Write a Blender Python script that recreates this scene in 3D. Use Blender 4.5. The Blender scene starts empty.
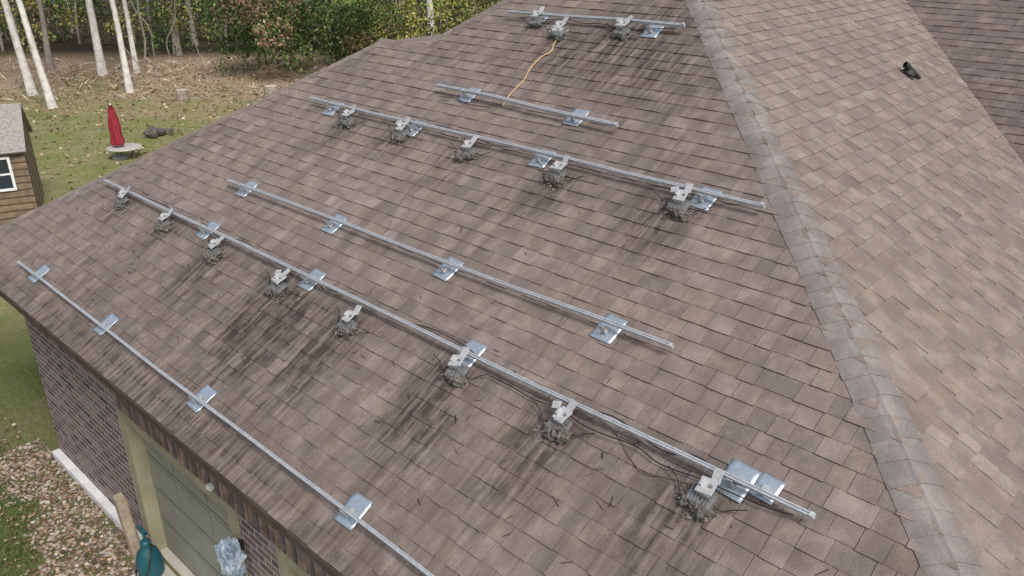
import bpy, bmesh, math, random
import numpy as np
from mathutils import Vector, Matrix, noise
random.seed(7); rng=np.random.default_rng(7)
scene=bpy.context.scene
V=Vector

# ------------------------------------------------------------------ helpers
def link(o): scene.collection.objects.link(o); return o
def empty(name,loc=(0,0,0),rot=None):
    o=bpy.data.objects.new(name,None); o.location=loc
    if rot is not None: o.rotation_euler=rot
    o.empty_display_size=.2
    return link(o)
def mesh(name,vs,fs,mat=None,parent=None,smooth=False,col=None,colname='Col'):
    me=bpy.data.meshes.new(name); me.from_pydata([tuple(v) for v in vs],[],fs); me.update()
    if mat: me.materials.append(mat)
    if smooth:
        for p in me.polygons: p.use_smooth=True
    if col is not None:
        a=me.color_attributes.new(colname,'FLOAT_COLOR','POINT')
        a.data.foreach_set('color',np.array(col,dtype=np.float32).ravel())
    o=bpy.data.objects.new(name,me); link(o)
    if parent: o.parent=parent
    return o
def bm_obj(name,bm,mat=None,parent=None,smooth=False):
    me=bpy.data.meshes.new(name); bm.to_mesh(me); bm.free()
    if mat: me.materials.append(mat)
    if smooth:
        for p in me.polygons: p.use_smooth=True
    o=bpy.data.objects.new(name,me); link(o)
    if parent: o.parent=parent
    return o
def box(name,lo,hi,mat,parent=None,bev=0):
    bm=bmesh.new(); bmesh.ops.create_cube(bm,size=1)
    for v in bm.verts:
        v.co=V([(lo[i]+hi[i])/2+v.co[i]*(hi[i]-lo[i]) for i in range(3)])
    if bev: bmesh.ops.bevel(bm,geom=bm.edges[:],offset=bev,segments=2,affect='EDGES')
    return bm_obj(name,bm,mat,parent)
def quads_np(name,P,mat,col=None,parent=None):
    n=len(P); me=bpy.data.meshes.new(name)
    me.vertices.add(n*4); me.vertices.foreach_set('co',P.astype(np.float32).ravel())
    me.loops.add(n*4); me.loops.foreach_set('vertex_index',np.arange(n*4,dtype=np.int32))
    me.polygons.add(n); me.polygons.foreach_set('loop_start',np.arange(0,n*4,4,dtype=np.int32))
    me.update(calc_edges=True)
    if col is not None:
        c=np.ones((n,4,4),dtype=np.float32); c[:,:,:3]=col[:,None,:]
        a=me.color_attributes.new('Col','FLOAT_COLOR','POINT'); a.data.foreach_set('color',c.ravel())
    me.materials.append(mat); me.validate()
    o=bpy.data.objects.new(name,me); link(o)
    if parent: o.parent=parent
    return o
def rand_quads(C,size,flat=0.0,aspect=.6):
    n=len(C); a=rng.normal(size=(n,3)); b=rng.normal(size=(n,3))
    if flat: a[:,2]*=(1-flat); b[:,2]*=(1-flat)
    a/=np.linalg.norm(a,axis=1,keepdims=True); b-=a*(a*b).sum(1,keepdims=True); b/=np.linalg.norm(b,axis=1,keepdims=True)
    a*=size[:,None]*.5; b*=size[:,None]*.5*aspect
    return np.stack([C-a,C-b*1.0,C+a,C+b],1)

# ------------------------------------------------------------------ materials
class M:
    def __init__(s,name):
        s.m=bpy.data.materials.new(name); s.m.use_nodes=True; s.nt=s.m.node_tree; s.nt.nodes.clear()
        s.out=s.n('ShaderNodeOutputMaterial'); s.b=s.n('ShaderNodeBsdfPrincipled'); s.l(s.b.outputs[0],s.out.inputs[0])
    def n(s,t,**k):
        x=s.nt.nodes.new(t)
        for a,b in k.items(): setattr(x,a,b)
        return x
    def l(s,a,b): s.nt.links.new(a,b)
    def set(s,**k):
        for a,b in k.items(): s.b.inputs[a.replace('_',' ')].default_value=b
    def pos(s): return s.n('ShaderNodeNewGeometry').outputs['Position']
    def scaled(s,v):
        x=s.n('ShaderNodeVectorMath',operation='MULTIPLY'); s.l(s.pos(),x.inputs[0]); x.inputs[1].default_value=v; return x.outputs[0]
    def obj(s): return s.n('ShaderNodeTexCoord').outputs['Object']
    def noise(s,scale,detail=4,vec=None,rough=.6):
        x=s.n('ShaderNodeTexNoise'); x.inputs['Scale'].default_value=scale; x.inputs['Detail'].default_value=detail; x.inputs['Roughness'].default_value=rough
        s.l(vec if vec is not None else s.pos(),x.inputs['Vector']); return x.outputs[0]
    def ramp(s,f,stops):
        r=s.n('ShaderNodeValToRGB'); e=r.color_ramp.elements
        while len(e)<len(stops): e.new(.5)
        for i,(p,c) in enumerate(stops):
            e[i].position=p; e[i].color=(c,c,c,1) if not hasattr(c,'__len__') else (*c,1)
        s.l(f,r.inputs[0]); return r.outputs[0]
    def mix(s,f,a,b,mode='MIX'):
        x=s.n('ShaderNodeMix',data_type='RGBA',blend_type=mode)
        for i,v in ((0,f),(6,a),(7,b)):
            if isinstance(v,(int,float)): x.inputs[i].default_value=v if i==0 else (v,v,v,1)
            elif isinstance(v,tuple): x.inputs[i].default_value=(*v,1)
            else: s.l(v,x.inputs[i])
        return x.outputs[2]
    def math(s,op,a,b=0.0,clamp=False):
        x=s.n('ShaderNodeMath',operation=op,use_clamp=clamp)
        for i,v in ((0,a),(1,b)):
            if isinstance(v,(int,float)): x.inputs[i].default_value=v
            else: s.l(v,x.inputs[i])
        return x.outputs[0]
    def bump(s,h,strength=.5,dist=.01):
        x=s.n('ShaderNodeBump'); x.inputs['Strength'].default_value=strength; x.inputs['Distance'].default_value=dist
        s.l(h,x.inputs['Height']); s.l(x.outputs[0],s.b.inputs['Normal'])
    def color(s,c):
        if isinstance(c,tuple): s.b.inputs['Base Color'].default_value=(*c,1)
        else: s.l(c,s.b.inputs['Base Color'])
def simple(name,c,rough=.6,metal=0,var=.25,scale=8,bump=0,spec=.5):
    m=M(name); nz=m.noise(scale,4,m.obj())
    lo=tuple(x*(1-var) for x in c); hi=tuple(min(1,x*(1+var)) for x in c)
    m.color(m.ramp(nz,[(.3,lo),(.7,hi)])); m.set(Roughness=rough,Metallic=metal); m.b.inputs['Specular IOR Level'].default_value=spec
    if bump: m.bump(m.noise(scale*4,3,m.obj()),bump,.005)
    return m.m

def shingle_mat(name,tint,streak=None,grime=.3):
    m=M(name)
    at=m.n('ShaderNodeAttribute',attribute_name='Col'); sp=m.n('ShaderNodeSeparateColor'); m.l(at.outputs['Color'],sp.inputs[0])
    tone,stain,hue=sp.outputs[0],sp.outputs[1],sp.outputs[2]
    dark=tuple(x*.62 for x in tint); lite=tuple(min(1,x*1.30) for x in tint)
    base=m.mix(tone,dark,lite)
    base=m.mix(m.math('MULTIPLY',hue,.5),base,(tint[0]*1.10,tint[1]*.98,tint[2]*.86))
    g=m.noise(300,1); base=m.mix(m.ramp(g,[(.30,.6),(.70,0.0)]),base,(.055,.047,.042))
    base=m.mix(m.ramp(g,[(.60,0.0),(.78,.5)]),base,(.54,.48,.42))
    big=m.noise(.8,5); base=m.mix(m.ramp(big,[(.36,grime),(.60,0.0)]),base,(.11,.088,.083))
    mid=m.noise(6,4); base=m.mix(m.ramp(mid,[(.36,.30),(.6,0.0)]),base,(.10,.082,.075))
    base=m.mix(m.ramp(mid,[(.52,0.0),(.75,.30)]),base,(.42,.36,.31))
    if streak:
        s1=m.noise(1.0,4,m.scaled(streak)); base=m.mix(m.ramp(s1,[(.50,0.0),(.70,.28)]),base,(.07,.055,.05))
    st=m.math('MULTIPLY',m.math('MULTIPLY',stain,m.ramp(m.noise(10,5),[(.30,.35),(.58,1.0)])),m.ramp(m.noise(1.0,3,m.scaled((1.8,24,1.8))),[(.38,.15),(.58,1.15)]),True)
    base=m.mix(m.math('MULTIPLY',st,.80),base,(.024,.018,.015))
    m.color(base); m.set(Roughness=.95); m.b.inputs['Specular IOR Level'].default_value=.25
    return m.m
MAT_SH=shingle_mat('asphalt_shingle',(.325,.262,.228),(1.1,8,1.1),.2)
MAT_SHR=shingle_mat('asphalt_shingle_side',(.325,.265,.226),None,.12)
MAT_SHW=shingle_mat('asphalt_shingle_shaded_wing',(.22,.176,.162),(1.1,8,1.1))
MAT_CAP=shingle_mat('hip_cap_shingle',(.35,.32,.30),None,.2)

def alu(name,c=(.78,.80,.83),rough=.4,metal=.55):
    m=M(name); nz=m.noise(30,4,m.obj()); m.color(m.ramp(nz,[(.3,tuple(x*.75 for x in c)),(.65,c)]))
    m.set(Metallic=metal,Roughness=rough); m.bump(m.noise(60,3,m.obj()),.1,.004); return m.m
MAT_ALU=alu('mill_aluminium',(.68,.695,.71),.42,.5); MAT_FL=alu('flashing_aluminium',(.56,.635,.70),.38,.6)
MAT_BR=alu('bracket_steel',(.56,.56,.555),.5,.3)
MAT_BODY=simple('inverter_casting',(.22,.23,.23),.5,.3,.3,20,.2)
MAT_DEB=simple('leaf_debris',(.125,.115,.10),.95,0,.65,45,.8)
MAT_BLK=simple('black_cable',(.02,.02,.02),.5,0,.2,10)
MAT_ORG=simple('yellow_cable',(.50,.34,.18),.6,0,.2,10)
MAT_BRW=simple('brown_wire',(.17,.11,.07),.6,0,.2,10)
MAT_TWIG=simple('twig_bark',(.16,.10,.06),.9,0,.4,30)

# ------------------------------------------------------------------ shingled planes
SH_E=.132
STAINS=[(3.10,5.72,.34,.5,1.1),(2.85,5.6,.5,.4,.8),(3.1,4.86,.36,.26,.9),(3.08,3.72,.34,.24,1.1),(2.9,3.6,.4,.22,.7),(3.12,2.78,.34,.24,.95),(3.1,1.8,.34,.3,.95),
 (3.25,9.0,.22,.2,.8),(3.2,8.0,.26,.2,.8),(3.12,6.95,.3,.25,.85),(6.5,4.6,.6,.8,.8),(6.35,5.5,.4,.5,.6),(6.1,3.8,.6,.6,.35),(4.82,3.1,.3,.28,.8),
 (4.84,5.35,.28,.24,.75),(4.86,4.2,.3,.24,.75),(4.88,6.3,.24,.24,.7),(4.88,7.1,.24,.24,.7),(2.12,6,.10,6,.9),(2.35,7,.35,3.2,.3),(3.36,6,.10,4.5,.4),(5.01,5,.11,3,.3),(6.2,6.9,.3,.6,.4),
 (2.7,4.9,.45,.3,.45),(5.3,3.3,.4,.3,.25),(7.0,4.7,.4,.6,.4),(5.7,7.9,.5,.3,.4),(4.4,8.9,.5,.25,.3),(2.6,2.9,.45,.4,.25),(2.75,6.8,.45,.3,.35),(2.6,8.2,.35,.5,.35)]
def stain_main(x,y):
    s=0
    for cx,cy,rx,ry,a in STAINS:
        d=((x-cx)/rx)**2+((y-cy)/ry)**2
        if d<6: s+=a*math.exp(-d)
    return min(s,1)
def shingle_plane(name,frame,w0,w1,T,clips,mat,parent,stains=False,seed=1):
    r=random.Random(seed); vs=[];fs=[];col=[]
    nrows=int(T/SH_E)+1
    for i in range(-0,nrows):
        t0=i*SH_E; t1=t0+SH_E+.035
        w=w0-r.random()*.3; rowt=r.uniform(-.0015,.0015); rown=r.uniform(0,.0025)
        high=False
        while w<w1:
            wd=r.choice([.10,.12,.14,.16,.18,.2,.23])*r.uniform(.93,1.07); high=not high if r.random()<.85 else high
            a=w+.001; b=w+wd-(.003 if high else .001); w+=wd
            th=(.0125 if high else .0065)+rown+r.uniform(-.001,.0012)
            f0=t0+rowt+r.uniform(-.003,.003)+(0 if high else .004)
            tone=min(1,max(0,(.59 if high else .40)+r.gauss(0,.14))); hue=r.random()**1.6
            k=len(vs)
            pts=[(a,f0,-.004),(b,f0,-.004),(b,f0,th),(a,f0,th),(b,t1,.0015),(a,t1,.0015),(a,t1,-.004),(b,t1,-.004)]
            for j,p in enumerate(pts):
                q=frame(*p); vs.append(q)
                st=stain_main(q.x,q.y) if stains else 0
                col.append((tone*(.25 if j<2 else 1),st,hue,1))  # butt foot darkened: dark cut edge plus occlusion shade put into the tone
            fs+= [(k,k+1,k+2,k+3),(k+3,k+2,k+4,k+5),(k,k+3,k+5,k+6),(k+1,k+7,k+4,k+2)]
    k=len(vs)
    for p in [(w0,0,-.006),(w1,0,-.006),(w1,T,-.006),(w0,T,-.006)]:
        vs.append(frame(*p)); col.append((0,0,0,1))
    fs.append((k,k+1,k+2,k+3))
    o=mesh(name,vs,fs,mat,parent,col=col)
    if clips:
        bm=bmesh.new(); bm.from_mesh(o.data)
        for pt,nr in clips:
            bmesh.ops.bisect_plane(bm,geom=bm.verts[:]+bm.edges[:]+bm.faces[:],plane_co=pt,plane_no=nr,clear_outer=True)
        bm.to_mesh(o.data); bm.free()
    return o
X0=2.058; Z0=2.6; MP=.55
def mkframe_x(x0,pitch):
    L=math.hypot(1,pitch); c,s=1/L,pitch/L
    return lambda w,t,n: V((x0+t*c-n*s,w,Z0+t*s+n*c))
def mkframe_y(y0,pitch):
    L=math.hypot(1,pitch); c,s=1/L,pitch/L
    return lambda w,t,n: V((w,y0+t*c-n*s,Z0+t*s+n*c))
FM=mkframe_x(X0,MP); YR0=-1.055; MR=.534; FR=mkframe_y(YR0,MR)
XW0=5.84; MW=.47; FW=mkframe_x(XW0,MW)
LP=math.hypot(1,MP)
house=empty('brick_house',(0,0,0))
RH0=(2.058,-1.06); AP=(8.72,5.82); LH0=(2.058,11.05); LJ=(6.22,7.92); LK=(6.22,7.22)
TJ=(6.22-X0)*LP; TA=(AP[0]-X0)*LP
rows_j=round(TJ/SH_E); TJ=rows_j*SH_E
clipR=(V((*RH0,0)),V((AP[1]-RH0[1],-(AP[0]-RH0[0]),0)))
clipL=(V((*LH0,0)),V((-(LJ[1]-LH0[1]),(LJ[0]-LH0[0]),0)))
clipL2=(V((*LK,0)),V((-(AP[1]-LK[1]),(AP[0]-LK[0]),0)))
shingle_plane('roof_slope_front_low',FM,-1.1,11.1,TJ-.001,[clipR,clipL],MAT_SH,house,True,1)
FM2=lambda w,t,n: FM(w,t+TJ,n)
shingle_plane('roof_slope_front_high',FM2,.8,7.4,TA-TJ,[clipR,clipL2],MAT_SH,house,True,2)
valA=(XW0,YR0); valB=(11.47,3.90)
clipH=(V((*RH0,0)),V((-(AP[1]-RH0[1]),(AP[0]-RH0[0]),0)))
clipV=(V((*valA,0)),V((valB[1]-valA[1],-(valB[0]-valA[0]),0)))
LR=math.hypot(1,MR)
shingle_plane('roof_slope_side',FR,2.0,18,(5.82-YR0)*LR,[clipH,clipV],MAT_SHR,house,False,3)
clipV2=(V((*valA,0)),V((-(valB[1]-valA[1]),(valB[0]-valA[0]),0)))
LW=math.hypot(1,MW)
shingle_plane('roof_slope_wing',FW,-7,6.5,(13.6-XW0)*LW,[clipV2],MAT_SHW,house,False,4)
Zt=Z0+MP*(AP[0]-X0)
def pz(x): return Z0+MP*(x-X0)
c0=(0.45,0,.3,1)
bv=[(2.058,11.05,Z0),(LJ[0],LJ[1],pz(LJ[0])-.01),(14,7.92,pz(6.22)-.01),(14,11.05,Z0),
    (LK[0],LK[1],pz(LK[0])-.01),(AP[0],AP[1],Zt-.01),(18,5.82,Zt-.01),(18,7.22,pz(6.22)-.01),
    (14,7.92,pz(6.22)-.012),(18,7.92,pz(6.22)-.012)]
mesh('roof_slope_back',bv,[(0,3,2,1),(4,7,6,5),(1,2,7,4)],MAT_SHR,house,col=[c0]*len(bv))
wv=[(13.6,-7,Z0+MW*7.76),(13.6,6.5,Z0+MW*7.76),(21,6.5,Z0),(21,-7,Z0)]
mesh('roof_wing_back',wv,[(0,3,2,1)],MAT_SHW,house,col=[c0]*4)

def caps(name,P,Q,nA,nB,W=.15,expo=.14,seed=5,crest=.016,mat=None,tn=.5):
    P=V(P);Q=V(Q);d=(Q-P); L=d.length; d.normalize(); nA=V(nA).normalized(); nB=V(nB).normalized()
    up=(nA+nB).normalized()
    a=nA.cross(d).normalized(); b=nB.cross(d).normalized()
    if a.dot(nB)>0: a=-a
    if b.dot(nA)>0: b=-b
    r=random.Random(seed); vs=[];fs=[];col=[]
    t=-.02
    while t<L:
        t1=t+expo+.05; j=r.uniform(-.005,.005); tone=min(1,max(0,r.gauss(tn,.08))); hue=r.random()*.5
        prof=[(a,W+j,nA,.006),(a,W*.62+j,nA,.010),(a,W*.27,nA,.010),(a,W*.1,nA,.006),(up,0,up,crest*.55),(b,W*.1,nB,.006),(b,W*.27,nB,.010),(b,W*.62-j,nB,.010),(b,W-j,nB,.006)]
        sk=r.uniform(-.003,.003); base=len(vs); NP=len(prof)
        for tt,lift in ((t,-.008),(t,.004+r.uniform(0,.003)),(min(t1,L+.05),.0)):
            for i,(dv,w,nv,h) in enumerate(prof):
                c4=NP//2
                p=P+d*(tt+sk*(i-c4))+ (dv*w if i!=c4 else V((0,0,0)))+nv*(h+lift)
                vs.append(p)
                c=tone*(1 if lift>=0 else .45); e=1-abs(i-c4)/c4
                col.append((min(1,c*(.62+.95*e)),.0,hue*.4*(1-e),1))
        for ring in (0,1):
            for i in range(NP-1):
                q=base+ring*NP+i; fs.append((q,q+1,q+NP+1,q+NP))
        t+=expo
    return mesh(name,vs,fs,mat or MAT_CAP,house,col=col,smooth=False)
nM=(-MP,0,1); nR=(0,-MR,1)
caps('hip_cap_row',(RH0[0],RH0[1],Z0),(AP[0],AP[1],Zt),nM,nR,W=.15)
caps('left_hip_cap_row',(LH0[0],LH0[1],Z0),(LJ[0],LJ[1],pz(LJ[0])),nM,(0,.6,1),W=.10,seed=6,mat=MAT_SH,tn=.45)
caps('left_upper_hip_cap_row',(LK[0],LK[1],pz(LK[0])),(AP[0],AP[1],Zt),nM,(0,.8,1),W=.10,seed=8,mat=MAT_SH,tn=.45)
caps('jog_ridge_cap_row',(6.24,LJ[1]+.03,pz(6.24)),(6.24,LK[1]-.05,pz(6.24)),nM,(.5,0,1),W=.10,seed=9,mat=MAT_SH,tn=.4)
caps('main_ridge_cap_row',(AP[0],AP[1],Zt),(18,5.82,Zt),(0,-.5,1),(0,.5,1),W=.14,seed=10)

# eave: fascia, soffit
MAT_FAS=simple('brown_fascia_paint',(.085,.06,.048),.6,0,.3,6)
MAT_SOF=simple('tan_soffit_paint',(.38,.34,.28),.6,0,.1,3)
box('fascia_front',(2.062,-1.05,2.50),(2.09,11.0,2.592),MAT_FAS,house)
box('drip_edge',(2.048,-1.05,2.575),(2.061,11.04,2.597),MAT_FAS,house)
box('soffit_front',(2.092,-1.0,2.495),(2.40,11.0,2.51),MAT_SOF,house)
box('fascia_left',(2.092,11.0,2.50),(14,11.03,2.59),MAT_FAS,house)
box('soffit_left',(2.40,10.05,2.495),(14,10.998,2.51),MAT_SOF,house)
box('fascia_side',(2.092,-1.05,2.50),(5.84,-1.02,2.59),MAT_FAS,house)
box('soffit_side',(2.40,-1.018,2.495),(6.1,-.7,2.51),MAT_SOF,house)
box('wing_fascia',(5.85,-7,2.50),(5.88,-1.05,2.59),MAT_FAS,house)

# brick walls
def brick_mat(axis):
    m=M('brick_'+axis); sp=m.n('ShaderNodeSeparateXYZ'); m.l(m.pos(),sp.inputs[0]); cb=m.n('ShaderNodeCombineXYZ')
    m.l(sp.outputs['Y' if axis=='x' else 'X'],cb.inputs[0]); m.l(sp.outputs['Z'],cb.inputs[1])
    b=m.n('ShaderNodeTexBrick'); m.l(cb.outputs[0],b.inputs['Vector']); b.offset=.5
    for k,v in (('Scale',1.0),('Mortar Size',.007),('Mortar Smooth',.1),('Bias',0.0),('Brick Width',.215),('Row Height',.076)): b.inputs[k].default_value=v
    b.inputs['Color1'].default_value=(.0,.0,.0,1); b.inputs['Color2'].default_value=(1,1,1,1); b.inputs['Mortar'].default_value=(.5,.5,.5,1)
    cc=m.ramp(b.outputs['Color'],[(0,(.085,.065,.075)),(.3,(.22,.13,.11)),(.55,(.15,.115,.12)),(.8,(.31,.215,.18)),(1,(.25,.215,.21))])
    cc=m.mix(m.ramp(m.noise(40,3),[(.35,.35),(.6,0.0)]),cc,(.06,.048,.048))
    cc=m.mix(b.outputs['Fac'],cc,(.45,.42,.39))
    m.color(cc); m.set(Roughness=.9)
    m.bump(m.math('SUBTRACT',1.0,b.outputs['Fac']),.8,.01); return m.m
BX=brick_mat('x'); BY=brick_mat('y')
WX=2.365; OT=1.80
def wallx(name,y0,y1,z0,z1): box(name,(WX,y0,z0),(WX+.2,y1,z1),BX,house)
wallx('brick_wall_left',7.602,10.04,0,2.494)
wallx('brick_pier',4.72,5.30,0,OT)
wallx('brick_wall_right',-.7,1.9,0,OT)
wallx('brick_header',-.7,7.6,OT,2.494)
box('brick_wall_end',(WX+.201,9.84,0),(14,10.04,2.494),BY,house)
box('brick_wall_side',(WX+.201,-.7,0),(6.2,-.5,2.494),BY,house)
box('brick_wall_wing',(6.201,-7,0),(6.4,-.5,2.494),BX,house)
MAT_SOL=simple('soldier_brick',(.24,.16,.135),.9,0,.5,9,.4)
MAT_SOL2=simple('soldier_brick_dark',(.13,.10,.10),.9,0,.4,9,.4)
MAT_MOR=simple('mortar',(.66,.62,.57),.95,0,.2,20)
box('soldier_mortar',(WX-.004,-.7,OT-.005),(WX-.001,7.6,OT+.215),MAT_MOR,house)
for mi,mt in enumerate((MAT_SOL,MAT_SOL2)):
    bm=bmesh.new(); y=-.69; i=0
    while y<7.53:
        if (i*7%5<3)==(mi==0):
            mtx=Matrix.Translation((WX-.010,y+.028,OT+.105))@Matrix.Diagonal((.014,.048,.20,1))
            bmesh.ops.create_cube(bm,size=1,matrix=mtx)
        y+=.076; i+=1
    bm_obj('soldier_course',bm,mt,house)
MAT_TRIM=simple('olive_trim_paint',(.33,.30,.20),.6,0,.15,3)
MAT_DOOR=simple('greenish_grey_door_paint',(.25,.25,.20),.5,0,.15,2)
def garage(y0,y1,nm):
    box(nm+'_trim_a',(WX-.012,y1-.16,0),(WX+.19,y1-.001,OT-.007),MAT_TRIM,house,.004)
    box(nm+'_trim_b',(WX-.012,y0+.001,0),(WX+.19,y0+.16,OT-.007),MAT_TRIM,house,.004)
    box(nm+'_trim_head',(WX-.008,y0+.161,OT-.12),(WX+.19,y1-.161,OT-.008),MAT_TRIM,house,.004)
    box(nm+'_slab',(WX+.13,y0+.161,0.01),(WX+.17,y1-.161,OT-.12),MAT_DOOR,house)
    n=4
    for i in range(n):
        za=.03+i*.41; 
        m=max(2,int((y1-y0-.32)/.5)); wy=(y1-y0-.34)/m
        for j in range(m):
            ya=y0+.17+j*wy
            box(nm+'_panel',(WX+.122,ya+.05,za+.06),(WX+.129,ya+wy-.05,za+.36),MAT_DOOR,house,.003)
        box(nm+'_seam',(WX+.126,y0+.165,za-.003),(WX+.1295,y1-.165,za+.002),MAT_FAS,house)
garage(5.302,7.60,'garage_door_left')
garage(1.902,4.718,'garage_door_right')
MAT_CONC=simple('concrete',(.46,.43,.37),.9,0,.2,5,.3)
box('foundation_strip',(2.27,7.62,-.2),(WX-.002,10.06,.10),simple('white_foundation',(.66,.66,.64),.8,0,.15,5),house,.006)
box('foundation_core',(WX+.03,-.48,-.3),(13.9,9.8,.02),MAT_CONC,house)
box('porch_lamp',(WX-.07,5.60,1.85),(WX-.018,5.67,1.90),simple('white_plastic',(.75,.75,.73),.4,0,.05,5),house,.01)

# ------------------------------------------------------------------ ground
def gz(y):
    t=min(1,max(0,(y-11.5)/9)); return -1.8*t*t*(3-2*t)
def cam_xy(X,Y):
    return (.6846*X+.729*Y, -.729*X+.6846*Y)
def bed_edge(y): return 1.62+.16*np.sin(y*2.2)+.07*np.sin(y*7)-.25*(y<8.2)*(8.2-y)
xs=[-600,-200,-80,-40]+list(np.arange(-20,60,2.0))+[60,90,150,300,700]; ys=[-600,-200,-80,-30]+list(np.arange(-10,70,1.0))+[70,90,150,300,700]
gv=[(x,y,gz(y)+(.05*noise.noise(V((x*.3,y*.3,0))) if y>14 and y<60 and -18<x<58 else 0)) for y in ys for x in xs]; nx=len(xs)
gf=[(j*nx+i,j*nx+i+1,(j+1)*nx+i+1,(j+1)*nx+i) for j in range(len(ys)-1) for i in range(nx-1)]
m=M('lawn_ground')
p=m.pos(); sp=m.n('ShaderNodeSeparateXYZ'); m.l(p,sp.inputs[0])
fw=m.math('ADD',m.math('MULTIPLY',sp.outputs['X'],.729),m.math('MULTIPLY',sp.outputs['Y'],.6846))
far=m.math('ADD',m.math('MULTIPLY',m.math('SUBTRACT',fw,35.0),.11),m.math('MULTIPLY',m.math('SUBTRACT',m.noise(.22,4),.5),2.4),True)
grass=m.ramp(m.noise(22,5),[(.3,(.075,.10,.026)),(.5,(.16,.19,.055)),(.72,(.30,.30,.12))])
grass=m.mix(m.ramp(m.noise(.5,5),[(.42,0.0),(.62,.5)]),grass,m.ramp(m.noise(14,3),[(.35,(.20,.15,.09)),(.65,(.38,.31,.19))]))
litter=m.ramp(m.noise(9,5),[(.30,(.14,.09,.06)),(.5,(.34,.25,.165)),(.70,(.60,.48,.35))])
litter=m.mix(m.ramp(m.noise(.35,4),[(.48,0.0),(.62,.5)]),litter,(.20,.20,.065))
gcol=m.mix(far,grass,litter)
near=m.math('MULTIPLY',m.ramp(m.noise(1.1,5),[(.46,0.0),(.62,1.0)]),.4)
gcol=m.mix(near,gcol,litter)
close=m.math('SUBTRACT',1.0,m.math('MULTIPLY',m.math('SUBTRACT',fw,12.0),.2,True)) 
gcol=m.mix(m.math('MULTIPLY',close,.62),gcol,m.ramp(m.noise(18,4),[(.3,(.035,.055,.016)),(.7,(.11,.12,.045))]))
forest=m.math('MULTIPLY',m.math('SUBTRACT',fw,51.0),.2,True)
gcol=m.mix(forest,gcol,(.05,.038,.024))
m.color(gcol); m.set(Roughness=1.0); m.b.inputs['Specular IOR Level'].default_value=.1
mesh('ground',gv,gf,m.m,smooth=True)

def leafmat(name):
    m=M(name); at=m.n('ShaderNodeAttribute',attribute_name='Col'); m.l(at.outputs['Color'],m.b.inputs['Base Color']); m.set(Roughness=.7); m.b.inputs['Specular IOR Level'].default_value=.2
    return m.m
MAT_LEAF=leafmat('foliage_leaves'); MAT_LIT=leafmat('fallen_leaf'); MAT_GR=leafmat('grass_blade')
def pick(n,cols,var=.25):
    c=np.array(cols)[rng.integers(0,len(cols),n)]; return np.clip(c*(1+rng.normal(0,var,(n,1))),.004,1)
n=60000; gx=rng.uniform(-3.2,1.9,n); gy=rng.uniform(6.5,14,n)
keep=~((gx>bed_edge(gy)-.05)&(gy<10.4)); gx=gx[keep];gy=gy[keep];n=len(gx)
base=np.stack([gx,gy,np.array([gz(v) for v in gy])],1); h=rng.uniform(.03,.08,n); an=rng.uniform(0,6.28,n)
w=np.stack([np.cos(an),np.sin(an),np.zeros(n)],1)*.005; tip=base+np.stack([rng.normal(0,.02,n),rng.normal(0,.02,n),h],1)
quads_np('grass',np.stack([base-w,base+w,tip+w*.3,tip-w*.3],1),MAT_GR,pick(n,[(.07,.115,.028),(.10,.155,.04),(.15,.16,.06),(.055,.09,.024)]))
C=[]
n=5200; lx=rng.uniform(-3.2,2.2,n); ly=rng.uniform(6.9,14,n); C.append(np.stack([lx,ly,np.array([gz(v) for v in ly])+.04],1)); S=[rng.uniform(.025,.065,n)]
n=20000; X=rng.uniform(-26,14,n); Y=rng.uniform(19,50,n)**1.0; wx=.6846*X+.729*Y; wy=-.729*X+.6846*Y
k=(wy>12)&(rng.random(n)<np.clip((Y-18)/30,.10,1)); wx=wx[k];wy=wy[k]; C.append(np.stack([wx,wy,np.array([gz(v) for v in wy])+.05],1)); S.append(rng.uniform(.08,.2,len(wx)))
C=np.concatenate(C);S=np.concatenate(S); k=~((C[:,0]>.6)&(C[:,1]<7.35)); C=C[k];S=S[k]
quads_np('fallen_leaves',rand_quads(C,S,.75,.7),MAT_LIT,pick(len(C),[(.28,.17,.09),(.20,.12,.08),(.38,.28,.17),(.14,.09,.06),(.46,.37,.26)]))
MAT_GRV=leafmat('gravel_stone')
bm=bmesh.new(); bmesh.ops.create_icosphere(bm,subdivisions=1,radius=1); iv=[v.co.copy() for v in bm.verts]; ifc=[tuple(v.index for v in f.verts) for f in bm.faces]; bm.free()
vs=[];fs=[];col=[]
cnt=0
while cnt<2300:
    y=random.uniform(7.3,10.6); x=random.uniform(1.1,2.3); edge=float(bed_edge(y))
    if x<edge-abs(random.gauss(0,.1)): continue
    s=random.uniform(.011,.030); b=len(vs); c=random.choice([(.28,.215,.16),(.20,.15,.11),(.34,.28,.22),(.14,.10,.08),(.25,.17,.11),(.44,.39,.33)])
    R=Matrix.Rotation(random.uniform(0,6.28),3,'Z'); sc=V((random.uniform(.8,1.6),random.uniform(.7,1.1),random.uniform(.4,.8)))*s
    k=random.uniform(.8,1.2)
    for v in iv:
        q=V((v.x*sc.x,v.y*sc.y,v.z*sc.z))*(1+.25*noise.noise(v*2+V((cnt,0,0)))); q=R@q; vs.append((x+q.x,y+q.y,.008+sc.z*.5+q.z)); col.append((c[0]*k,c[1]*k,c[2]*k,1))
    fs+=[tuple(b+i for i in f) for f in ifc]; cnt+=1
mesh('gravel_bed',vs,fs,MAT_GRV,col=col)
box('patio_slab',(.6,-1.5,-.1),(2.36,7.30,.035),MAT_CONC,None,.01)

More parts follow.
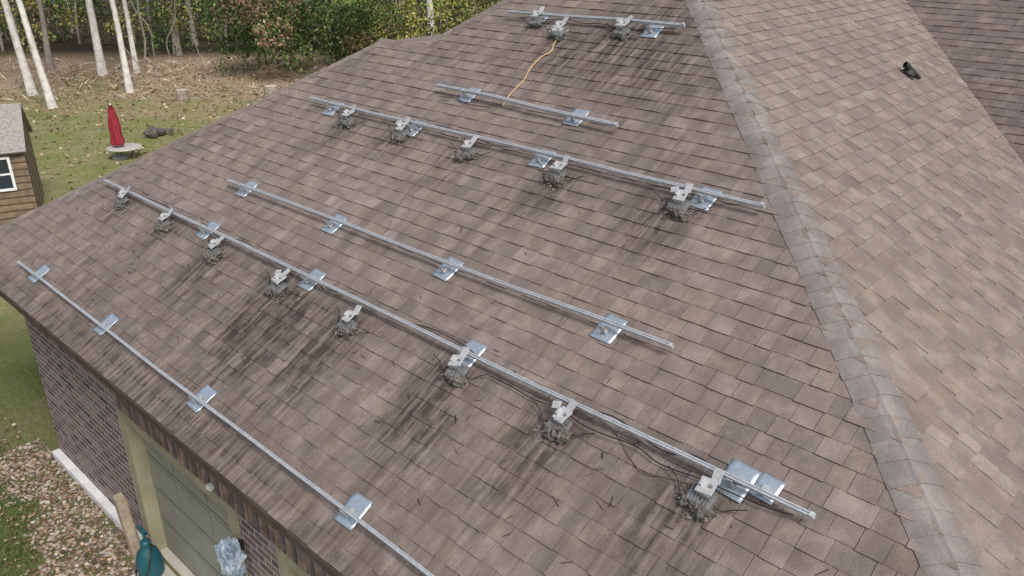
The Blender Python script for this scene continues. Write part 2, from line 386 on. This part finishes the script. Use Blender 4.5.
# ------------------------------------------------------------------ items by the wall
def lathe(name,prof,mat,parent,seg=20,loc=(0,0,0)):
    vs=[];fs=[]
    for r,z in prof:
        for i in range(seg):
            a=2*math.pi*i/seg; vs.append((loc[0]+r*math.cos(a),loc[1]+r*math.sin(a),loc[2]+z))
    for j in range(len(prof)-1):
        for i in range(seg): fs.append((j*seg+i,j*seg+(i+1)%seg,(j+1)*seg+(i+1)%seg,(j+1)*seg+i))
    fs.append(tuple(range(seg))[::-1]); fs.append(tuple(range((len(prof)-1)*seg,len(prof)*seg)))
    return mesh(name,vs,fs,mat,parent,smooth=True)
def tube(name,pts,r,mat,parent=None,res=4):
    cu=bpy.data.curves.new(name,'CURVE'); cu.dimensions='3D'; cu.bevel_depth=r; cu.bevel_resolution=res
    s=cu.splines.new('POLY' if len(pts)<3 else 'NURBS'); s.points.add(len(pts)-1)
    for i,p in enumerate(pts): s.points[i].co=(*p,1)
    if len(pts)>=3: s.use_endpoint_u=True; s.order_u=3
    cu.materials.append(mat); o=bpy.data.objects.new(name,cu); link(o)
    if parent: o.parent=parent
    return o
MAT_TEAL=simple('teal_plastic',(.008,.085,.105),.4,0,.15,4)
sp_=empty('garden_sprayer',(2.2,7.16,.036))
lathe('tank',[(.10,0),(.125,.02),(.13,.08),(.125,.2),(.10,.29),(.06,.34),(.045,.38),(.05,.40),(.05,.42),(.02,.43)],MAT_TEAL,sp_)
tube('pump_rod',[(0,0,.42),(0,0.01,.56)],.012,MAT_TEAL,sp_); tube('pump_handle',[(0,-.08,.56),(0,0,.575),(0,.09,.56)],.018,MAT_TEAL,sp_)
tube('hose',[(.05,-.02,.36),(.0,-.15,.42),(-.08,-.2,.25),(-.12,-.14,.08),(-.17,.0,.02),(-.1,.15,.02)],.008,MAT_BLK,sp_)
wp=empty('wooden_post',(2.2,7.5,0),(0,-.05,0)); box('plank',(-.045,-.05,0),(.045,.05,.86),simple('weathered_wood',(.36,.29,.21),.85,0,.3,12,.4),wp,.004)
wp2=box('plank_strip',(.046,-.035,0.02),(.06,.035,.8),simple('weathered_wood_strip',(.28,.21,.15),.85,0,.3,12,.4),wp)
bm=bmesh.new(); bmesh.ops.create_icosphere(bm,subdivisions=5,radius=1)
for v in bm.verts:
    q=v.co.copy(); mx_=max(abs(q.x),abs(q.y),abs(q.z)); q=q*(.45+.55/mx_)
    d=1+.26*noise.noise(q*2.1+V((3,1,2)))+.20*abs(noise.noise(q*4))-.10*abs(noise.noise(q*9)); v.co=V((q.x*.075*d,q.y*.11*d,q.z*.16*d))
MAT_BAG=M('thin_blue_white_plastic'); MAT_BAG.color(MAT_BAG.ramp(MAT_BAG.noise(7,4,MAT_BAG.obj()),[(.35,(.13,.19,.27)),(.6,(.44,.50,.56))])); MAT_BAG.set(Roughness=.45); MAT_BAG.bump(MAT_BAG.noise(25,4,MAT_BAG.obj()),.8,.015)
bg=empty('plastic_covered_utility_box',(2.25,5.3,1.36)); bm_obj('crumpled_plastic_cover',bm,MAT_BAG.m,bg,False)
box('wall_bracket',(.04,-.03,.05),(.115,.03,.14),MAT_BLK,bg,.005); tube('conduit',[(.07,0,-.1),(.075,0,-.5),(.075,0,-1.3)],.015,simple('grey_conduit',(.3,.31,.31),.6),bg)

# ------------------------------------------------------------------ solar hardware
def RFR(x,y,n=0):
    Lq=LP; up=V((1/Lq,0,MP/Lq)); nn=V((-MP/Lq,0,1/Lq)); al=V((0,1,0))
    Xv=-al; m=Matrix((( Xv.x,up.x,nn.x,0),(Xv.y,up.y,nn.y,0),(Xv.z,up.z,nn.z,0),(0,0,0,1)))
    base=V((x,y,Z0+MP*(x-X0)))
    return Matrix.Translation(base+nn*n)@m
def on_roof(name,x,y,n=0,rz=0):
    o=empty(name); o.matrix_world=RFR(x,y,n)@Matrix.Rotation(rz,4,'Z'); return o
def rail(x0,y0,x1,y1,wd=1):
    h=.09; dx=h*MP/LP
    a=RFR(x0+dx,y0)@V((0,0,h)); b=RFR(x1+dx,y1)@V((0,0,h))
    L=(b-a).length; o=empty('mounting_rail')
    X=(b-a).normalized(); Z=(V((-MP,0,1)).normalized()); Z=(Z-X*Z.dot(X)).normalized(); Y=Z.cross(X)
    o.matrix_world=Matrix(((X.x,Y.x,Z.x,a.x),(X.y,Y.y,Z.y,a.y),(X.z,Y.z,Z.z,a.z),(0,0,0,1)))
    w,hh=.0125*wd,.013*wd
    prof=[(-w,-hh),(w,-hh),(w,-.006),(w-.004,-.004),(w-.004,.003),(w,.005),(w,hh),(.004,hh),(.004,.004),(-.004,.004),(-.004,hh),(-w,hh),(-w,.005),(-w+.004,.003),(-w+.004,-.004),(-w,-.006)]
    n=len(prof); segs=max(2,int(L/.6)); vs=[];fs=[]
    for i in range(segs+1):
        t=i/segs; bow=.005*math.sin(t*9+x0*3)+.002*math.sin(t*23)
        vs+=[(t*L,p[0]+bow,p[1]+bow*.5) for p in prof]
    for i in range(segs):
        for j in range(n): fs.append((i*n+j,i*n+(j+1)%n,(i+1)*n+(j+1)%n,(i+1)*n+j))
    fs.append(tuple(range(n))); fs.append(tuple(range(segs*n,segs*n+n))[::-1])
    mesh('rail_extrusion',vs,fs,MAT_ALU,o)
    if L>4.5:
        box('splice_sleeve',(L*.48,-.0185,-.014),(L*.48+.2,-.0145,.014),MAT_BR,o,.001)
    box('end_clip',(L-.03,-.014,.014),(L-.005,.014,.021),MAT_BR,o,.002)
    return o
RAILS=[(2.301,9.43,2.269,2.4,.9),(3.43,9.633,3.432,1.136,1.0),(3.944,7.717,3.979,2.358,1.0),(5.121,7.871,5.124,2.417,1.05),(5.62,6.316,5.55,4.008,1.2),(6.737,6.386,6.793,4.207,1.05)]
for r in RAILS: rail(*r)
FL=[(2.38,9.05),(2.37,7.35),(2.35,5.53),(2.35,3.58),(3.49,7.37),(3.49,5.60),(3.50,1.60),(3.53,1.44),(3.50,3.69),(4.01,7.46),(4.0,5.95),(4.0,4.44),(4.02,2.88),(5.16,7.50),(5.16,6.15),(5.17,4.50),(5.17,2.91),(5.68,5.91),(5.66,4.53),(6.82,5.99),(6.81,4.56)]
for i,(x,y) in enumerate(FL):
    o=on_roof('roof_flashing',x,y,.0145,random.uniform(-.07,.07))
    wv_=.088; hv_=.108
    if i==7: wv_=.07; hv_=.075
    vs=[];fs=[];N=6
    for a in range(N+1):
        for b in range(N+1):
            u=a/N*2-1; v=b/N*2-1
            z=.003+.003*noise.noise(V((u*1.5+i*5,v*1.5,0)))+(.010*math.exp(-((u)**2+(v+.1)**2)*18))+ (.003 if b==0 else 0)
            vs.append((u*wv_,v*hv_,z))
    for a in range(N):
        for b in range(N):
            k=a*(N+1)+b; fs.append((k,k+N+1,k+N+2,k+1))
    p_=mesh('plate',vs,fs,MAT_FL,o,smooth=True); md=p_.modifiers.new('s','SOLIDIFY'); md.thickness=.0015; 
    box('l_foot_base',(-.020,-.055,.014),(.020,.012,.019),MAT_BR,o,.001)
    box('l_foot_upright',(-.020,-.0555,.0185),(.020,-.0505,.092),MAT_BR,o,.001)
    bm=bmesh.new(); bmesh.ops.create_cone(bm,segments=6,radius1=.009,radius2=.009,depth=.008,cap_ends=True); 
    for v in bm.verts: v.co+=V((0,-.02,.024))
    bm_obj('lag_bolt',bm,MAT_BR,o)
MI=[(3.385,9.028),(3.363,7.996),(3.341,6.926),(3.325,5.818),(3.306,4.809),(3.36,3.648),(3.348,2.711),(3.348,1.70),(5.048,7.052),(5.051,6.202),(5.038,5.251),(5.043,4.195),(5.048,3.028),(6.743,5.958),(6.62,5.541),(6.727,4.828)]
def micro(i,x,y):
    r=random.Random(i*13+5)
    o=on_roof('microinverter',x+.05,y,0,r.uniform(-.15,.15))
    bm=bmesh.new()
    bmesh.ops.create_cube(bm,size=1,matrix=Matrix.Translation((.0,-.075,.052))@Matrix.Diagonal((.15,.115,.028,1)))
    bmesh.ops.bevel(bm,geom=bm.edges[:],offset=.006,segments=2,affect='EDGES')
    for k in range(7):
        bmesh.ops.create_cube(bm,size=1,matrix=Matrix.Translation((-.06+k*.02,-.075,.069))@Matrix.Diagonal((.006,.10,.010,1)))
    bm_obj('finned_body',bm,MAT_BODY,o)
    j=r.uniform(-.02,.02); lw=r.uniform(.085,.12)
    bm=bmesh.new()
    def cb(loc,sc,rx=0,rz=0): bmesh.ops.create_cube(bm,size=1,matrix=Matrix.Translation(loc)@Matrix.Rotation(rz,4,'Z')@Matrix.Rotation(rx,4,'X')@Matrix.Diagonal((*sc,1)))
    cb((j,-.025,.112),(lw,.10,.004),r.uniform(-.15,.15),r.uniform(-.2,.2))
    cb((j+.02,.05,.118),(.055,.08,.004),r.uniform(.1,.6),r.uniform(-.3,.3))
    cb((j,-.075,.092),(lw*.9,.004,.04))
    cb((j-.03,-.02,.124),(.018,.045,.02))
    if i%3==0: cb((j-.08,.02,.108),(.06,.05,.004),.1,.4)
    bmesh.ops.bevel(bm,geom=bm.edges[:],offset=.0012,segments=1,affect='EDGES')
    bm_obj('mount_bracket',bm,MAT_BR,o)
    bm=bmesh.new(); bmesh.ops.create_cone(bm,segments=6,radius1=.010,radius2=.010,depth=.016,cap_ends=True)
    for v in bm.verts: v.co+=V((j+.025,-.02,.120))
    bm_obj('clamp_bolt',bm,MAT_BODY,o)
    q_=.55 if i>=13 else 1.0
    bm=bmesh.new()
    for k in range(3):
        c=V((-.045+.045*k+r.uniform(-.02,.02),-.11+r.uniform(-.03,.02),.032)); rad=V((.055,.050,.045))*r.uniform(.7,1.15)*q_
        q0=len(bm.verts); bmesh.ops.create_icosphere(bm,subdivisions=3,radius=1); bm.verts.ensure_lookup_table()
        for v in bm.verts[q0:]:
            d=1+.5*noise.noise(v.co*2.3+V((i*3+k,0,0)))+.35*noise.noise(v.co*6+V((0,i,k))); v.co=V((v.co.x*rad.x*d+c.x,v.co.y*rad.y*d+c.y,max(.006,v.co.z*rad.z*d+c.z)))
    bm_obj('debris_clump',bm,MAT_DEB,o)
    n=int(130*q_); Cc=np.stack([rng.normal(-.005,.06,n),rng.normal(-.11,.045,n),np.abs(rng.normal(.022,.022,n))+.012],1)
    quads_np('debris_leaves',rand_quads(Cc,rng.uniform(.010,.034,n),.4,.4),MAT_LIT,pick(n,[(.09,.08,.07),(.15,.13,.11),(.05,.042,.035),(.24,.21,.18)]),o)
    for k in range(3):
        a=r.uniform(0,6.28); c0=V((r.uniform(-.06,.06),-.1+r.uniform(-.03,.03),.03)); d=V((math.cos(a),math.sin(a),0))*r.uniform(.06,.12)
        tube('twig',[c0,c0+d*.5+V((0,0,.02)),c0+d],.002,MAT_TWIG,o,1)
    tube('lead_cable',[(-.08,-.08,.05),(-.13,-.11,.04),(-.15,-.07,.03),(-.19,-.03,.05),(-.26,-.01,.06)],.0035,MAT_BLK,o,2)
    tube('lead_cable',[(.08,-.08,.05),(.12,-.10,.03),(.17,-.05,.04),(.25,-.02,.06)],.0035,MAT_BLK,o,2)
for i,(x,y) in enumerate(MI): micro(i,x,y)
def roofpt(x,y,n): return RFR(x,y)@V((0,0,n))
def trunk(x,ya,yb,seed,off=0.0,am=.045):
    r=random.Random(seed); pts=[]; y=ya
    while y>yb: pts.append(roofpt(x+off+r.uniform(-am,am),y,r.uniform(.02,.06))); y-=r.uniform(.12,.24)
    tube('trunk_cable',pts,.004,MAT_BLK,None,2)
trunk(3.43,9.4,1.3,1,.07); trunk(5.12,7.7,2.5,2,.07); trunk(6.77,6.2,4.3,3,.03)
trunk(3.43,3.4,1.2,11,-.01,.03); trunk(5.58,6.2,5.3,13,0,.04)
ycab=[(6.70,5.50),(6.53,5.54),(6.38,5.44),(6.31,5.50),(6.12,5.51),(5.95,5.42),(5.89,5.45),(5.73,5.43),(5.62,5.40)]
tube('yellow_extension_cord',[roofpt(x,y,.015+.01*(i%2)) for i,(x,y) in enumerate(ycab)],.007,MAT_ORG,None,2)
tube('wire_strand',[roofpt(x,y,.02) for x,y in [(3.50,2.62),(3.47,2.45),(3.44,2.34),(3.30,2.1),(3.36,1.95),(3.38,1.78)]],.003,MAT_BRW,None,2)
tube('wire_strand',[roofpt(x,y,.02) for x,y in [(4.9,5.5),(4.6,5.52),(4.3,5.45),(4.1,5.3),(3.9,5.38)]],.0022,MAT_BRW,None,2)
tube('wire_strand',[roofpt(x,y,.02) for x,y in [(4.85,3.25),(4.5,3.2),(4.15,3.3),(3.7,3.15),(3.5,3.2)]],.002,MAT_BRW,None,2)
tube('wire_strand',[roofpt(x,y,.02) for x,y in [(2.9,1.25),(2.8,1.35),(2.6,1.28),(2.45,1.4)]],.0025,MAT_BRW,None,2)
bx=on_roof('junction_box',6.62,5.55,.015,.3); box('lid',(-.05,-.05,0),(.05,.05,.09),simple('pale_grey_plastic',(.5,.5,.48),.5,0,.1,5),bx,.008); box('hub',(-.03,-.08,.01),(.03,-.051,.04),MAT_BLK,bx,.004)
tw=[];r=random.Random(3)
for k in range(170):
    x=r.uniform(2.15,6.8)
    if r.random()<.6: x=3.2+r.gauss(0,.3)
    y=r.uniform(max(0,-3.0+1.03*x)+.3,10.9-.75*(x-2.058)-.3)
    a=r.uniform(0,3.14); L=r.uniform(.02,.08)
    p0=roofpt(x,y,.016); d=V((math.cos(a)/LP,math.sin(a),math.cos(a)*MP/LP))*L; nn=V((-d.y,d.x,0)).normalized()*.003; tw.append([p0-nn,p0+nn,p0+d+nn,p0+d-nn])
quads_np('roof_debris',np.array([[tuple(v) for v in q] for q in tw]),MAT_LIT,pick(len(tw),[(.05,.035,.02),(.12,.08,.05)]))
def sidept(x,y,n): 
    L=math.hypot(1,MR); return V((x,y,Z0+MR*(y-YR0)))+V((0,-MR/L,1/L))*n
vb=empty('roof_vent_boot',sidept(9.08,2.92,.014)); 
MAT_RUB=simple('black_rubber',(.018,.018,.018),.6,0,.3,10)
nR_=V((0,-MR,1)).normalized(); qrot=V((0,0,1)).rotation_difference(nR_)
b_=empty('boot_frame'); b_.parent=vb; b_.rotation_mode='QUATERNION'; b_.rotation_quaternion=qrot
box('base_flange',(-.07,-.08,0),(.07,.08,.006),simple('grey_flange',(.10,.09,.085),.8),b_,.002)
lathe('rubber_cone',[(.08,.006),(.065,.025),(.05,.045),(.035,.06)],MAT_RUB,b_)
tube('vent_pipe',[(0,0,.02),(-.01,.03,.06),(-.06,.08,.07)],.03,MAT_RUB,b_); tube('torn_flap',[(.02,0,.04),(.05,-.05,.035),(.04,-.11,.015)],.018,MAT_RUB,b_)

# ------------------------------------------------------------------ back yard
a_c=V((7.0,25.3,gz(25.3))); ang=math.atan2(.372,-.928)
sh=empty('garden_shed',a_c,(0,0,ang))
MAT_WD=M('shed_boards'); wvn=MAT_WD.n('ShaderNodeTexWave'); wvn.bands_direction='Z'; wvn.inputs['Scale'].default_value=1.6; wvn.inputs['Distortion'].default_value=.6; MAT_WD.l(MAT_WD.obj(),wvn.inputs[0])
MAT_WD.color(MAT_WD.mix(MAT_WD.ramp(wvn.outputs[0],[(0,0.0),(.2,1.0)]),(.05,.03,.02),MAT_WD.ramp(MAT_WD.noise(5,5,MAT_WD.obj()),[(.3,(.14,.095,.06)),(.7,(.29,.21,.135))]))); MAT_WD.set(Roughness=.85); MAT_WD=MAT_WD.m
Wd,Dp,Hh,Rg=3.4,2.6,2.15,.95
vs=[(0,0,-.2),(Wd,0,-.2),(Wd,-Dp,-.2),(0,-Dp,-.2),(0,0,Hh),(Wd,0,Hh),(Wd,-Dp,Hh),(0,-Dp,Hh),(0,-Dp/2,Hh+Rg),(Wd,-Dp/2,Hh+Rg)]
mesh('walls',vs,[(0,1,5,4),(1,2,6,9,5),(2,3,7,6),(3,0,4,8,7)],MAT_WD,sh)
MAT_SR=simple('shed_roof_shingle',(.30,.275,.25),.9,0,.3,14,.5)
e=.16; sl=Rg/(Dp/2)
for sgn,nm in ((1,'roof_front'),(-1,'roof_rear')):
    yo=e if sgn>0 else -Dp-e
    P=[(-e*.6,yo,Hh-sl*e+.03),(Wd+e,yo,Hh-sl*e+.03),(Wd+e,-Dp/2,Hh+Rg+.03),(-e*.6,-Dp/2,Hh+Rg+.03)]
    o=mesh(nm,P,[(0,1,2,3)],MAT_SR,sh); md=o.modifiers.new('s','SOLIDIFY'); md.thickness=.05
MAT_WH=simple('white_window_frame',(.78,.78,.76),.5,0,.05,3); MAT_GLS=M('window_glass'); MAT_GLS.color((.03,.04,.05)); MAT_GLS.set(Roughness=.08); MAT_GLS=MAT_GLS.m
wx0,wx1=.36,1.45
box('window_glass',(wx0+.07,.005,1.07),(wx1-.07,.02,1.90),MAT_GLS,sh)
for nm,lo,hi in [('frame_l',(wx0,.003,1.0),(wx0+.07,.05,1.97)),('frame_r',(wx1-.07,.003,1.0),(wx1,.05,1.97)),('frame_b',(wx0+.071,.003,1.0),(wx1-.071,.055,1.07)),('frame_t',(wx0+.071,.003,1.9),(wx1-.071,.055,1.97)),('mullion',(wx0+.071,.021,1.45),(wx1-.071,.04,1.50)),('corner_board',(-.02,-.05,-.1),(.08,.03,Hh-.12))]:
    box(nm,lo,hi,MAT_WH if 'corner' not in nm else MAT_WD,sh,.004)
ux,uy=11.56,30.47; ub=empty('closed_patio_umbrella',(ux,uy,gz(uy)))
lathe('base',[(.28,0),(.28,.05),(.1,.08),(.04,.16)],simple('umbrella_base_grey',(.3,.3,.29),.7),ub)
tube('pole',[(0,0,.05),(0,0,1.95)],.02,simple('pole_white',(.6,.6,.6),.4),ub)
vs=[];fs=[];seg=32
prf=[(.045,1.92),(.10,1.75),(.15,1.45),(.18,1.1),(.165,.98),(.17,.85),(.21,.6),(.19,.5)]
for r_,z in prf:
    for i in range(seg):
        a=2*math.pi*i/seg; rr=r_*(1+.20*math.cos(a*6+z)+.06*math.sin(a*3)); vs.append((rr*math.cos(a),rr*math.sin(a),z))
for j in range(len(prf)-1):
    for i in range(seg): fs.append((j*seg+i,j*seg+(i+1)%seg,(j+1)*seg+(i+1)%seg,(j+1)*seg+i))
fs.append(tuple(range(seg)))
mesh('folded_canopy',vs,fs,simple('red_canvas',(.27,.018,.03),.8,0,.35,5),ub,smooth=True)
lathe('finial',[(.02,1.92),(.03,1.95),(.005,2.0)],MAT_WH,ub)
tb=empty('patio_table',(ux+.15,uy-.1,gz(uy))); lathe('table_top',[(.58,.36),(.6,.38),(.6,.40),(.57,.41)],simple('weathered_table_top',(.45,.42,.38),.7),tb,28)
for k in range(4):
    a=k*math.pi/2+.5; tube('leg',[(.35*math.cos(a),.35*math.sin(a),0),(.4*math.cos(a),.4*math.sin(a),.37)],.025,MAT_BODY,tb)
bm=bmesh.new()
rr_=random.Random(4)
for k in range(14):
    q0=len(bm.verts); bmesh.ops.create_icosphere(bm,subdivisions=2,radius=1); bm.verts.ensure_lookup_table()
    a=rr_.uniform(0,6.28); c=V((math.cos(a)*rr_.uniform(.1,.55),math.sin(a)*rr_.uniform(.1,.45),rr_.uniform(.0,.16))); s_=rr_.uniform(.09,.2)
    for v in bm.verts[q0:]: v.co=v.co*s_*(1+.4*noise.noise(v.co*2+V((k,0,0))))+c
dk=bm_obj('fire_pit_rubble',bm,simple('charred_stone',(.10,.09,.08),.9,0,.5,5,.5)); dk.location=(13.99,32.5,gz(32.5)+.08)
MAT_BARK=simple('stump_bark',(.26,.21,.17),.95,0,.4,7,.8); MAT_CUT=simple('stump_cut_wood',(.50,.42,.32),.8,0,.2,6)
for x,y,r_,h_ in [(18.13,38.79,.27,.5),(21.33,36.09,.34,.6),(25.0,44.0,.22,.4)]:
    st=empty('tree_stump',(x,y,gz(y))); lathe('bark',[(r_*1.35,-.05),(r_*1.1,.1),(r_,.3),(r_*.97,h_)],MAT_BARK,st,14); lathe('cut_face',[(r_*.93,h_-.02),(r_*.92,h_+.012),(r_*.3,h_+.014)],MAT_CUT,st,14)

def barkmat(name,c):
    m=M(name); nz=m.noise(3,4,m.obj()); cc=m.ramp(nz,[(.3,tuple(x*.6 for x in c)),(.6,c)]); cc=m.mix(m.ramp(m.noise(16,4,m.obj()),[(.52,0.0),(.68,.6)]),cc,tuple(x*.4 for x in c)); m.color(cc); m.set(Roughness=.9); return m.m
BK_W=barkmat('pale_bark',(.78,.74,.68)); BK_D=barkmat('grey_bark',(.33,.29,.25))
def limb(vs,fs,pts,rs,seg=10):
    b=len(vs)
    for i,p in enumerate(pts):
        d=(pts[min(i+1,len(pts)-1)]-pts[max(i-1,0)]).normalized(); u=d.orthogonal().normalized(); w=d.cross(u)
        for k in range(seg):
            a=2*math.pi*k/seg; vs.append(p+(u*math.cos(a)+w*math.sin(a))*rs[i]*(1+.08*math.sin(3*a+i)))
    for i in range(len(pts)-1):
        for k in range(seg): fs.append((b+i*seg+k,b+i*seg+(k+1)%seg,b+(i+1)*seg+(k+1)%seg,b+(i+1)*seg+k))
def tree(x,y,r0,h,lean,bark,seed,crown=1300,name='tree'):
    r=random.Random(seed); o=empty(name,(x,y,gz(y)-.1)); vs=[];fs=[]
    lr=V((.6846,-.729,0))*lean; pts=[];rs=[]
    N=14
    for i in range(N+1):
        t=i/N; pts.append(V((0,0,h*t))+lr*h*t*.5*(1+.3*t)+V((noise.noise(V((seed,t*3,0))),noise.noise(V((seed,t*3,9))),0))*.35*t); rs.append(r0*(1-.8*t)+(.3*r0*math.exp(-t*22)))
    limb(vs,fs,pts,rs,12)
    ends=[]
    for k in range(9):
        i=r.randint(6,N-1); a=r.uniform(0,6.28); L=r.uniform(1.5,3.2); d=V((math.cos(a),math.sin(a),r.uniform(.3,.9))).normalized(); p=pts[i]; q=[p,p+d*L*.4+V((0,0,.1)),p+d*L*.75+V((r.uniform(-.3,.3),r.uniform(-.3,.3),.2)),p+d*L+V((0,0,.5))]
        limb(vs,fs,q,[rs[i]*.5,rs[i]*.35,rs[i]*.2,.01],6); ends+=q[2:]
    ends.append(pts[-1]); mesh('trunk',vs,fs,bark,o,smooth=True)
    if crown:
        E=np.array([tuple(e) for e in ends]); n=crown; C=E[rng.integers(0,len(E),n)]+rng.normal(0,.75,(n,3)); C=C[C[:,2]>h*.45]
        quads_np('crown',rand_quads(C,rng.uniform(.12,.3,len(C))),MAT_LEAF,pick(len(C),[(.05,.08,.02),(.08,.10,.03),(.14,.11,.04)]),o)
    return o
TR=[(13.63,45.38,.20,14,-.12,BK_W),(13.15,41.43,.17,13,-.16,BK_W),(18.38,48.62,.22,15,0,BK_W),(17.26,42.64,.16,14,-.02,BK_W),(20.11,48.21,.15,13,.0,BK_W),(24.73,52.58,.24,15,.03,BK_D),(35.6,40.4,.24,16,.0,BK_W),(27.69,56.06,.2,14,0,BK_D),(17.0,52.5,.17,13,.1,BK_D),(33.5,50.0,.2,14,0,BK_D)]
for i,t in enumerate(TR): tree(*t,seed=i+3)

cl=[]
def clump(X,Y,z,rx,rz,colr,n): 
    x,y=cam_xy(X,Y); cl.append((x,y,gz(y)+z,rx,rz,colr,n))
R=random.Random(21)
G=[(.045,.075,.022),(.065,.105,.03),(.035,.058,.02),(.10,.14,.038)]; YG=[(.20,.22,.05),(.27,.25,.06),(.15,.20,.05),(.30,.25,.09)]; BR=[(.19,.12,.07),(.26,.18,.12),(.13,.09,.06)]
for k in range(270):
    X=R.uniform(-42,16); Y=R.uniform(51,63) if X<-16 else R.uniform(46,60)
    z=R.uniform(.2,5.5)*(.4+.6*(Y-46)/14)+.3; c=R.choice([G,G,G,G,G,BR,YG,YG])
    if X>-7 and R.random()<.55: c=YG
    clump(X,Y,z,R.uniform(.7,1.6),R.uniform(.6,1.3),c,170)
for k in range(46):
    X=R.uniform(-15.5,-7.5); Y=R.uniform(43.5,50); clump(X,Y,R.uniform(.4,4.2),R.uniform(.7,1.3),R.uniform(.6,1.1),G if R.random()<.8 else BR,280)
for k in range(50):
    X=R.uniform(-9,2); Y=R.uniform(42,48); clump(X,Y,R.uniform(.3,5),R.uniform(.7,1.3),R.uniform(.6,1.1),YG if R.random()<.6 else G,280)
for k in range(120):
    X=R.uniform(-60,35); Y=R.uniform(63,78); clump(X,Y,R.uniform(1,12),R.uniform(2,3.4),R.uniform(1.5,2.6),G if R.random()<.75 else YG,130)
PC=[];PS=[];CC=[]
for x,y,z,rx,rz,c,n in cl:
    d=rng.normal(size=(n,3)); d/=np.linalg.norm(d,axis=1,keepdims=True); d*=rng.uniform(.35,1.08,(n,1))**.6
    p=d*np.array([rx,rx,rz])+np.array([x,y,z]); PC.append(p); PS.append(rng.uniform(.10,.26,n)*(1 if rx<1.8 else 2.6))
    CC.append(pick(n,c,.3)*R.uniform(.7,1.6))
PC=np.concatenate(PC);PS=np.concatenate(PS);CC=np.concatenate(CC); k=PC[:,2]>-1.85
quads_np('forest_understorey',rand_quads(PC[k],PS[k]),MAT_LEAF,np.clip(CC[k],.004,1))
vs=[];fs=[]
for k in range(85):
    X=R.uniform(-40,14); Y=R.uniform(49,68); x,y=cam_xy(X,Y); g=gz(y)-.1; r0=R.uniform(.03,.11); ln=R.uniform(-.12,.12); h=R.uniform(6,13)
    pts=[V((x+.68*ln*h*t+.25*noise.noise(V((k,t*4,0))),y-.73*ln*h*t,g+h*t)) for t in [i/7 for i in range(8)]]; limb(vs,fs,pts,[r0*(1-.7*i/7) for i in range(8)],6)
mesh('forest_thin_trunks',vs,fs,BK_D,smooth=True)
vs=[];fs=[]
for k,(x,y) in enumerate([(20.2,46.7),(19.4,46.9),(22.5,48.0)]):
    pts=[V((x+.35*math.sin(i*.55+k*2)+.1*math.sin(i*1.7),y-.35*math.sin(i*.5+k*2),gz(y)+i*.55)) for i in range(14)]; limb(vs,fs,pts,[.035*(1-i/20) for i in range(14)],6)
mesh('forest_vine',vs,fs,BK_D,smooth=True)
n=3200; X=rng.uniform(-34,2,n); Y=rng.uniform(39,52,n); wx=.6846*X+.729*Y; wy=-.729*X+.6846*Y
C=np.stack([wx,wy,np.array([gz(v) for v in wy])+rng.uniform(.02,.25,n)],1)
quads_np('brush_litter',rand_quads(C,rng.uniform(.2,.9,n),.6,.08),MAT_LIT,pick(n,[(.36,.27,.18),(.22,.15,.10),(.52,.43,.33)]))

# ------------------------------------------------------------------ light, sky, camera
S=V((-.20,-.62,.75)).normalized()
sun=bpy.data.lights.new('sun','SUN'); sun.energy=2.4; sun.angle=math.radians(14); sun.color=(1,.97,.93)
so=link(bpy.data.objects.new('sun',sun)); so.rotation_mode='QUATERNION'; so.rotation_quaternion=S.to_track_quat('Z','Y')
w=bpy.data.worlds.new('World'); scene.world=w; w.use_nodes=True; nt=w.node_tree; nt.nodes.clear()
sk=nt.nodes.new('ShaderNodeTexSky'); sk.sky_type='NISHITA'; sk.sun_disc=False; sk.sun_elevation=math.asin(S.z); sk.sun_rotation=math.atan2(S.x,S.y); sk.dust_density=3; sk.air_density=1.0
hs=nt.nodes.new('ShaderNodeHueSaturation'); hs.inputs['Saturation'].default_value=.6; nt.links.new(sk.outputs[0],hs.inputs['Color'])
bgn=nt.nodes.new('ShaderNodeBackground'); bgn.inputs[1].default_value=.15; ow=nt.nodes.new('ShaderNodeOutputWorld'); nt.links.new(hs.outputs[0],bgn.inputs[0]); nt.links.new(bgn.outputs[0],ow.inputs[0])
cam=bpy.data.cameras.new('camera'); cam.sensor_width=36; cam.lens=820/1024*36; cam.clip_end=3000; cam.clip_start=.1
co=link(bpy.data.objects.new('camera',cam)); co.location=(0,0,6.2); co.rotation_euler=(math.radians(90-24.285),0,-math.atan2(.729,.6846)); scene.camera=co
scene.view_settings.view_transform='Standard'; scene.view_settings.look='None'; scene.view_settings.exposure=0
